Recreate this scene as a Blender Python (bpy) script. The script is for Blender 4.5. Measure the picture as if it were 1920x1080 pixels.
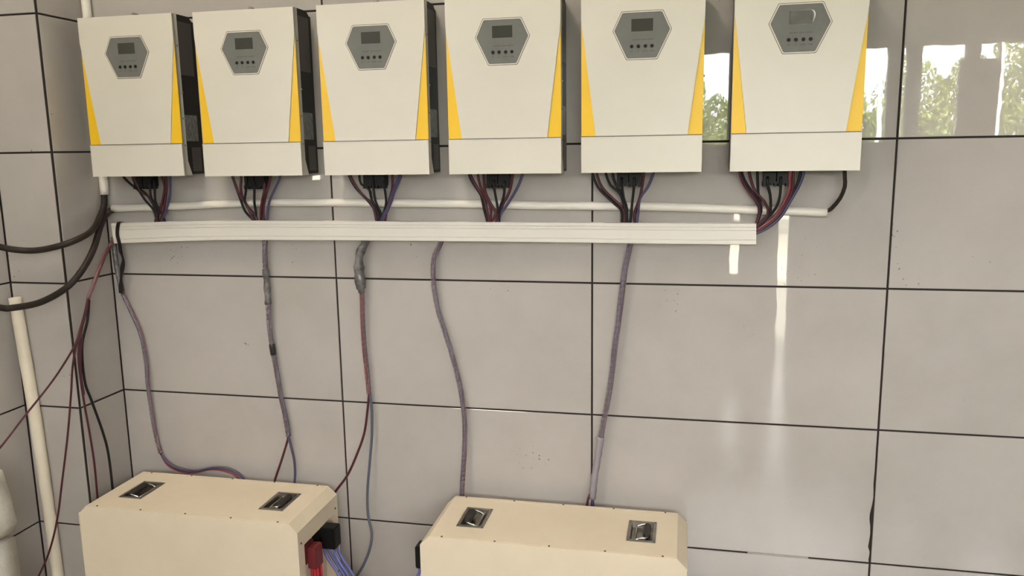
import bpy, bmesh, math, random
from mathutils import Vector, Matrix, Euler

for o in list(bpy.data.objects):
    bpy.data.objects.remove(o, do_unlink=True)
S = bpy.context.scene
COL = S.collection
rnd = random.Random(7)

# ------------------------------------------------------------------ camera
cam_d = bpy.data.cameras.new('camera')
cam_d.sensor_fit = 'HORIZONTAL'; cam_d.sensor_width = 36.0
cam_d.lens = 36.0 * 1507.44 / 1920.0
cam_d.clip_start = 0.02; cam_d.clip_end = 200
cam = bpy.data.objects.new('camera', cam_d); COL.objects.link(cam)
R0 = (0.97760680, 0.20988467, -0.01527674)      # right
U0 = (-0.02073321, 0.16830395, 0.98551708)      # up
F0 = (-0.20941606, 0.96313146, -0.16888667)     # forward
cam.matrix_world = Matrix(((R0[0], U0[0], -F0[0], 1.0625), (R0[1], U0[1], -F0[1], -2.3065),
                           (R0[2], U0[2], -F0[2], -0.0151), (0, 0, 0, 1)))
S.camera = cam
# ------------------------------------------------------------------ light and exposure
S.view_settings.view_transform = 'Standard'
S.view_settings.look = 'None'
S.view_settings.gamma = 1.0
S.view_settings.use_curve_mapping = False
S.view_settings.exposure = -0.48
SKY = 40.0
FILL_GLOW = 40.0
w = bpy.data.worlds.new('world'); S.world = w; w.use_nodes = True
bg = w.node_tree.nodes['Background']
bg.inputs[0].default_value = (1.0, 0.985, 0.955, 1); bg.inputs[1].default_value = SKY
sun_d = bpy.data.lights.new('sun', 'SUN'); sun_d.energy = 110; sun_d.angle = math.radians(2); sun_d.color = (1, .95, .85)
sun = bpy.data.objects.new('sun', sun_d); COL.objects.link(sun)
sun.rotation_euler = Vector((0.0, -0.62, -0.75)).to_track_quat('-Z', 'Y').to_euler()

# ------------------------------------------------------------------ materials
def mat(name, col, rough=.5, metal=0, ior=1.5, spec=None, alpha=1, trans=0, coat=0):
    m = bpy.data.materials.new(name); m.use_nodes = True
    b = m.node_tree.nodes['Principled BSDF']
    b.inputs['Base Color'].default_value = (*col, 1); b.inputs['Roughness'].default_value = rough
    b.inputs['Metallic'].default_value = metal; b.inputs['IOR'].default_value = ior
    if spec is not None: b.inputs['Specular IOR Level'].default_value = spec
    b.inputs['Alpha'].default_value = alpha; b.inputs['Transmission Weight'].default_value = trans
    b.inputs['Coat Weight'].default_value = coat
    return m
def nodes(m): return m.node_tree.nodes, m.node_tree.links, m.node_tree.nodes['Principled BSDF']
def N(m, t, **kw):
    n = m.node_tree.nodes.new(t)
    for k, v in kw.items():
        if k in n.inputs: n.inputs[k].default_value = v
        else: setattr(n, k, v)
    return n
def ramp(m, stops):
    r = N(m, 'ShaderNodeValToRGB'); e = r.color_ramp.elements
    e[0].position, e[0].color = stops[0][0], (*stops[0][1], 1)
    e[1].position, e[1].color = stops[-1][0], (*stops[-1][1], 1)
    for p, c in stops[1:-1]:
        x = e.new(p); x.color = (*c, 1)
    return r
def mottle(m, c1, c2, scale=3, detail=5, bump=0, bscale=60, bdist=.002):
    nd, lk, b = nodes(m)
    tc = N(m, 'ShaderNodeTexCoord'); n = N(m, 'ShaderNodeTexNoise', Scale=scale, Detail=detail, Roughness=.6)
    lk.new(tc.outputs['Object'], n.inputs['Vector'])
    r = ramp(m, [(.3, c1), (.7, c2)]); lk.new(n.outputs['Fac'], r.inputs[0]); lk.new(r.outputs[0], b.inputs['Base Color'])
    if bump:
        n2 = N(m, 'ShaderNodeTexNoise', Scale=bscale, Detail=3); lk.new(tc.outputs['Object'], n2.inputs['Vector'])
        bp = N(m, 'ShaderNodeBump', Strength=bump, Distance=bdist); lk.new(n2.outputs['Fac'], bp.inputs['Height'])
        lk.new(bp.outputs['Normal'], b.inputs['Normal'])
    return m

def tile_material():
    m = mat('glazed_tile', (.4, .37, .33), .012, ior=1.6)
    nd, lk, b = nodes(m)
    tc = N(m, 'ShaderNodeTexCoord'); oi = N(m, 'ShaderNodeObjectInfo')
    add = N(m, 'ShaderNodeVectorMath', operation='MULTIPLY_ADD'); add.inputs[1].default_value = (1, 1, 1)
    mul = N(m, 'ShaderNodeMath', operation='MULTIPLY'); mul.inputs[1].default_value = 37
    lk.new(oi.outputs['Random'], mul.inputs[0])
    lk.new(tc.outputs['Object'], add.inputs[0]); lk.new(mul.outputs[0], add.inputs[2])
    n = N(m, 'ShaderNodeTexNoise', Scale=3.2, Detail=7, Roughness=.62); lk.new(add.outputs[0], n.inputs['Vector'])
    r = ramp(m, [(.28, (.385, .358, .332)), (.5, (.42, .391, .365)), (.74, (.452, .424, .396))])
    lk.new(n.outputs['Fac'], r.inputs[0])
    # fine specks of dirt
    v = N(m, 'ShaderNodeTexNoise', Scale=95, Detail=2); lk.new(add.outputs[0], v.inputs['Vector'])
    v2 = N(m, 'ShaderNodeTexNoise', Scale=4.5, Detail=2); lk.new(add.outputs[0], v2.inputs['Vector'])
    ml = N(m, 'ShaderNodeMath', operation='MULTIPLY'); lk.new(v.outputs['Fac'], ml.inputs[0]); lk.new(v2.outputs['Fac'], ml.inputs[1])
    r2 = ramp(m, [(.485, (1, 1, 1)), (.52, (.35, .3, .26))]); lk.new(ml.outputs[0], r2.inputs[0])
    mx = N(m, 'ShaderNodeMixRGB', blend_type='MULTIPLY'); mx.inputs[0].default_value = 1
    lk.new(r.outputs[0], mx.inputs[1]); lk.new(r2.outputs[0], mx.inputs[2]); lk.new(mx.outputs[0], b.inputs['Base Color'])
    n3 = N(m, 'ShaderNodeTexNoise', Scale=9, Detail=2); lk.new(add.outputs[0], n3.inputs['Vector'])
    bp = N(m, 'ShaderNodeBump', Strength=.06, Distance=.002); lk.new(n3.outputs['Fac'], bp.inputs['Height']); lk.new(bp.outputs[0], b.inputs['Normal'])
    return m

M = {}
M['tile'] = tile_material()
M['tile_satin'] = M['tile'].copy(); M['tile_satin'].name = 'satin_tile'
M['tile_satin'].node_tree.nodes['Principled BSDF'].inputs['Roughness'].default_value = .4
M['grout'] = mat('dark_joint', (.018, .014, .012), .9)
M['patch'] = mottle(mat('pale_grout', (.4, .37, .33), .5), (.34, .31, .28), (.42, .39, .35), 20)
M['plaster'] = mottle(mat('plaster', (.3, .29, .27), .9), (.27, .26, .24), (.33, .32, .30), 2)
M['ceil'] = mat('ceiling_paint', (.5, .49, .47), .9)
M['floor'] = mottle(mat('floor_tile', (.42, .38, .34), .12), (.24, .22, .19), (.30, .27, .24), 4, 5, .5, 38, .004)
M['white'] = mottle(mat('white_powder_coat', (.63, .60, .53), .38), (.62, .588, .518), (.65, .617, .545), 5, 4, .05, 900, .0003)
M['cream'] = mottle(mat('cream_powder_coat', (.78, .72, .61), .4), (.68, .585, .445), (.73, .635, .49), 6, 6, .08, 700, .0003)
M['black'] = mat('black_sheet_metal', (.014, .012, .011), .5, spec=.3)
M['blackplastic'] = mat('black_plastic', (.005, .005, .005), .5, spec=.25)
M['pvc'] = mat('white_pvc', (.66, .63, .575), .35)
M['pvc_pipe'] = mat('white_pvc_pipe', (.75, .71, .64), .35)
M['pvc_old'] = mottle(mat('yellowed_pvc', (.74, .68, .55), .4), (.70, .63, .49), (.77, .71, .60), 7)
M['rubber'] = mottle(mat('black_rubber_cable', (.03, .022, .018), .55, spec=.3), (.014, .010, .008), (.026, .019, .015), 30)
M['w_black'] = mat('black_wire', (.008, .007, .008), .5, spec=.3)
M['w_maroon'] = mat('maroon_wire', (.065, .012, .02), .4, spec=.4)
M['w_red'] = mat('red_wire', (.20, .035, .04), .4)
M['w_blue'] = mat('blue_wire', (.055, .052, .12), .4)
M['w_bright_blue'] = mat('bright_blue_wire', (.11, .13, .38), .32)
M['w_bright_red'] = mat('bright_red_wire', (.50, .03, .045), .32)
M['w_grey'] = mat('slate_blue_wire', (.085, .10, .145), .4)
M['red_plug'] = mat('red_connector', (.15, .018, .022), .45)
M['chrome'] = mat('chrome', (.75, .73, .70), .18, 1)
M['steel'] = mottle(mat('brushed_steel', (.42, .40, .36), .35, 1), (.25, .23, .20), (.34, .315, .275), 40)
M['grip'] = mat('dark_grip', (.03, .026, .022), .55, spec=.25)
M['screw'] = mat('dark_screw', (.10, .09, .08), .4, .7)
M['tape'] = mat('white_tape', (.86, .85, .82), .35)
M['strap'] = mat('black_tape', (.012, .009, .010), .35)
M['foam'] = mottle(mat('white_foam_wrap', (.80, .77, .70), .7), (.74, .71, .64), (.84, .81, .74), 30, 5, .5, 130, .002)
M['panelgrey'] = mottle(mat('grey_display_panel', (.17, .17, .155), .45, spec=.25), (.14, .142, .13), (.165, .167, .153), 20)
M['lcd'] = mat('lcd_screen', (.055, .057, .048), .12, spec=.25)
M['outline'] = mat('dark_outline', (.12, .11, .09), .5)
M['print'] = mat('print_black', (.03, .03, .03), .6)
M['seam_shade'] = mat('seam_shadow_strip', (.10, .095, .085), .7)

def fill_glow_material():
    m = mat('fill_diffuser', (.9, .88, .85), .5); nd, lk, b = nodes(m)
    b.inputs['Emission Color'].default_value = (1, .88, .70, 1); b.inputs['Emission Strength'].default_value = FILL_GLOW
    return m
M['fill_glow'] = fill_glow_material()
def yellow_material():
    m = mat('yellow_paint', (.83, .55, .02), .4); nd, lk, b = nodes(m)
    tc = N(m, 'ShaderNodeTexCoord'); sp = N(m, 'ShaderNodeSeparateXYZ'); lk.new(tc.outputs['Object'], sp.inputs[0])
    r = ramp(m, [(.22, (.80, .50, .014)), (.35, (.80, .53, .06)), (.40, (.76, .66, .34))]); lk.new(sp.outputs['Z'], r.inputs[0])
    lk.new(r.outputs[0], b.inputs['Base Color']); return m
M['yellow'] = yellow_material()
def vent_material():
    m = mat('perforated_metal', (.03, .025, .024), .5); nd, lk, b = nodes(m)
    tc = N(m, 'ShaderNodeTexCoord'); mp = N(m, 'ShaderNodeMapping'); mp.inputs['Rotation'].default_value = (math.radians(45), 0, 0)
    mp.inputs['Scale'].default_value = (170, 170, 170)
    lk.new(tc.outputs['Object'], mp.inputs[0]); sp = N(m, 'ShaderNodeSeparateXYZ'); lk.new(mp.outputs[0], sp.inputs[0])
    fs = []
    for a in ('Y', 'Z'):
        f = N(m, 'ShaderNodeMath', operation='FRACT'); lk.new(sp.outputs[a], f.inputs[0])
        s = N(m, 'ShaderNodeMath', operation='SUBTRACT'); s.inputs[1].default_value = .5; lk.new(f.outputs[0], s.inputs[0])
        p = N(m, 'ShaderNodeMath', operation='POWER'); p.inputs[1].default_value = 2; lk.new(s.outputs[0], p.inputs[0]); fs.append(p)
    ad = N(m, 'ShaderNodeMath', operation='ADD'); lk.new(fs[0].outputs[0], ad.inputs[0]); lk.new(fs[1].outputs[0], ad.inputs[1])
    r = ramp(m, [(.09, (.004, .003, .003)), (.13, (.11, .09, .085))]); lk.new(ad.outputs[0], r.inputs[0]); lk.new(r.outputs[0], b.inputs['Base Color'])
    return m
M['vent'] = vent_material()
def sticker_material():
    m = mat('grey_rating_label', (.2, .2, .2), .45); nd, lk, b = nodes(m)
    tc = N(m, 'ShaderNodeTexCoord'); mp = N(m, 'ShaderNodeMapping'); mp.inputs['Scale'].default_value = (1, 330, 60)
    lk.new(tc.outputs['Object'], mp.inputs[0]); n = N(m, 'ShaderNodeTexNoise', Scale=1, Detail=2); lk.new(mp.outputs[0], n.inputs['Vector'])
    r = ramp(m, [(.42, (.10, .10, .10)), (.6, (.23, .23, .225))]); lk.new(n.outputs['Fac'], r.inputs[0]); lk.new(r.outputs[0], b.inputs['Base Color'])
    return m
M['sticker'] = sticker_material()
def clear_plastic(name, col, a, rough=.15):
    m = mat(name, col, rough, alpha=a); return m
M['wrap'] = clear_plastic('clear_spiral_wrap', (.34, .30, .35), .42, .3)
M['w_dark'] = mat('wrap_seam', (.03, .012, .02), .5)
M['sleeve'] = clear_plastic('clear_sleeve', (.42, .22, .24), .35)
M['greytape'] = mottle(mat('grey_film_tape', (.20, .19, .19), .22), (.05, .048, .05), (.19, .18, .18), 45, 4, .5, 90, .003)
M['whitewrap'] = clear_plastic('white_film_wrap', (.42, .38, .42), .6)
M['film'] = clear_plastic('protective_film', (.55, .54, .52), .14, .12)
M['film_glint'] = mat('curled_film_glint', (.85, .85, .82), .3)
M['leaf'] = mottle(mat('leaf', (.20, .28, .05), .5), (.06, .10, .02), (.24, .29, .06), 1.5)
M['bark'] = mat('bark', (.09, .06, .04), .9)
M['pole'] = mat('white_pole', (.85, .85, .83), .5)
M['ground'] = mottle(mat('outdoor_ground', (.33, .31, .26), .9), (.28, .27, .2), (.38, .36, .30), .6)

# ------------------------------------------------------------------ mesh helpers
def link(name, me, parent=None):
    o = bpy.data.objects.new(name, me); COL.objects.link(o)
    if parent is not None: o.parent = parent
    return o
def obj(name, bm, m, parent=None, smooth=False, bevel=0, seg=2):
    if bevel:
        es = [e for e in bm.edges if len(e.link_faces) == 2 and e.calc_face_angle(0) > .5]
        if es: bmesh.ops.bevel(bm, geom=es, offset=bevel, segments=seg, affect='EDGES', clamp_overlap=True)
    bmesh.ops.recalc_face_normals(bm, faces=bm.faces[:])
    if smooth:
        for f in bm.faces: f.smooth = True
    me = bpy.data.meshes.new(name); bm.to_mesh(me); bm.free()
    if isinstance(m, str): m = M[m]
    me.materials.append(m)
    return link(name, me, parent)
def empty(name, loc=(0, 0, 0)):
    o = bpy.data.objects.new(name, None); o.empty_display_size = .05; COL.objects.link(o); o.location = loc; return o
def tag(o, label=None, cat=None, group=None, kind=None):
    if label: o['label'] = label
    if cat: o['category'] = cat
    if group: o['group'] = group
    if kind: o['kind'] = kind
    return o
def box(bm, x0, x1, y0, y1, z0, z1):
    r = bmesh.ops.create_cube(bm, size=1)
    for v in r['verts']:
        v.co = Vector(((x0 + x1) / 2 + v.co.x * (x1 - x0), (y0 + y1) / 2 + v.co.y * (y1 - y0), (z0 + z1) / 2 + v.co.z * (z1 - z0)))
    return r['verts']
def B(*a):
    bm = bmesh.new(); box(bm, *a); return bm
def prism(bm, pts, y0, y1):
    """polygon of (x, z) points extruded from y0 (back) to y1 (front)"""
    a = [bm.verts.new((x, y0, z)) for x, z in pts]; b = [bm.verts.new((x, y1, z)) for x, z in pts]
    n = len(pts); bm.faces.new(a); bm.faces.new(b)
    for i in range(n): bm.faces.new((a[i], a[(i + 1) % n], b[(i + 1) % n], b[i]))
    return bm
def prismx(bm, pts, x0, x1):
    a = [bm.verts.new((x0, y, z)) for y, z in pts]; b = [bm.verts.new((x1, y, z)) for y, z in pts]
    n = len(pts); bm.faces.new(a); bm.faces.new(b)
    for i in range(n): bm.faces.new((a[i], a[(i + 1) % n], b[(i + 1) % n], b[i]))
    return bm
def cyl(bm, p, d, r, h, n=16, r2=None):
    q = Vector(d).normalized().to_track_quat('Z', 'Y').to_matrix().to_4x4()
    bmesh.ops.create_cone(bm, cap_ends=True, segments=n, radius1=r, radius2=r if r2 is None else r2, depth=h,
                          matrix=Matrix.Translation(Vector(p) + Vector(d).normalized() * h / 2) @ q)
    return bm
def spline(pts, step=.008):
    P = [Vector(p) for p in pts]; P = [P[0] * 2 - P[1]] + P + [P[-1] * 2 - P[-2]]; out = []
    for i in range(1, len(P) - 2):
        a, b, c, d = P[i - 1:i + 3]; n = max(2, int((c - b).length / step))
        for k in range(n):
            t = k / n
            out.append(.5 * ((2 * b) + (c - a) * t + (2 * a - 5 * b + 4 * c - d) * t * t + (3 * b - a - 3 * c + d) * t ** 3))
    out.append(P[-2].copy()); return out
def frames(C):
    T = [(C[min(i + 1, len(C) - 1)] - C[max(i - 1, 0)]).normalized() for i in range(len(C))]
    n = T[0].orthogonal().normalized(); Ns = []
    for t in T:
        n = (n - t * n.dot(t)).normalized(); Ns.append(n)
    return T, Ns
def tube(bm, C, r, n=8, cap=True):
    T, Ns = frames(C); rings = []
    for i, c in enumerate(C):
        b = T[i].cross(Ns[i]); rr = r(i / (len(C) - 1)) if callable(r) else r
        rings.append([bm.verts.new(c + (Ns[i] * math.cos(2 * math.pi * k / n) + b * math.sin(2 * math.pi * k / n)) * rr) for k in range(n)])
    for a, b in zip(rings, rings[1:]):
        for k in range(n): bm.faces.new((a[k], a[(k + 1) % n], b[(k + 1) % n], b[k]))
    if cap: bm.faces.new(rings[0]); bm.faces.new(rings[-1])
    return bm
def hollow_tube(bm, C, r, ri, n=20):
    T, Ns = frames(C); R = []
    for i, c in enumerate(C):
        b = T[i].cross(Ns[i])
        R.append([[bm.verts.new(c + (Ns[i] * math.cos(2 * math.pi * k / n) + b * math.sin(2 * math.pi * k / n)) * q) for k in range(n)] for q in (r, ri)])
    for a, b in zip(R, R[1:]):
        for k in range(n):
            j = (k + 1) % n
            bm.faces.new((a[0][k], a[0][j], b[0][j], b[0][k])); bm.faces.new((a[1][j], a[1][k], b[1][k], b[1][j]))
    for e in (R[0], R[-1]):
        for k in range(n): j = (k + 1) % n; bm.faces.new((e[0][k], e[0][j], e[1][j], e[1][k]))
    return bm
def wire(pts, r, m, parent, name='wire', n=8, step=.01):
    return obj(name, tube(bmesh.new(), spline(pts, step), r, n), m, parent, True)
def offset_path(C, r, turns_per_m, ph):
    T, Ns = frames(C); out = []; s = 0
    for i, c in enumerate(C):
        if i: s += (c - C[i - 1]).length
        a = ph + s * turns_per_m * 2 * math.pi; b = T[i].cross(Ns[i])
        out.append(c + (Ns[i] * math.cos(a) + b * math.sin(a)) * r)
    return out
def spiral(bm, C, r, pitch, width, th=.0007):
    T, Ns = frames(C); L = [0]
    for a, b in zip(C, C[1:]): L.append(L[-1] + (b - a).length)
    tot = L[-1]; steps = int(tot / pitch * 14); prev = None; i = 0
    for k in range(steps + 1):
        s = tot * k / steps
        while i < len(L) - 2 and L[i + 1] < s: i += 1
        f = (s - L[i]) / max(1e-9, L[i + 1] - L[i]); c = C[i].lerp(C[i + 1], f); n = Ns[i]; t = T[i]; b = t.cross(n)
        a = 2 * math.pi * s / pitch; d = n * math.cos(a) + b * math.sin(a)
        rr = r(s / tot) if callable(r) else r
        q = [bm.verts.new(c + d * (rr + o) + t * e) for o, e in ((0, -width / 2), (0, width / 2), (th, width / 2), (th, -width / 2))]
        if prev:
            for j in range(4): bm.faces.new((prev[j], prev[(j + 1) % 4], q[(j + 1) % 4], q[j]))
        prev = q
    return bm
def text_mesh(s, size):
    cu = bpy.data.curves.new('print', 'FONT'); cu.body = s; cu.size = size; cu.align_x = 'CENTER'; cu.align_y = 'CENTER'
    o = bpy.data.objects.new('print', cu); COL.objects.link(o)
    me = bpy.data.meshes.new_from_object(o.evaluated_get(bpy.context.evaluated_depsgraph_get()))
    bpy.data.objects.remove(o); me.transform(Matrix.Rotation(math.pi / 2, 4, 'X')); return me
def copy_tree(o, parent=None):
    c = o.copy(); COL.objects.link(c)
    if parent is not None: c.parent = parent
    for ch in list(o.children): copy_tree(ch, c)
    return c
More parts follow.
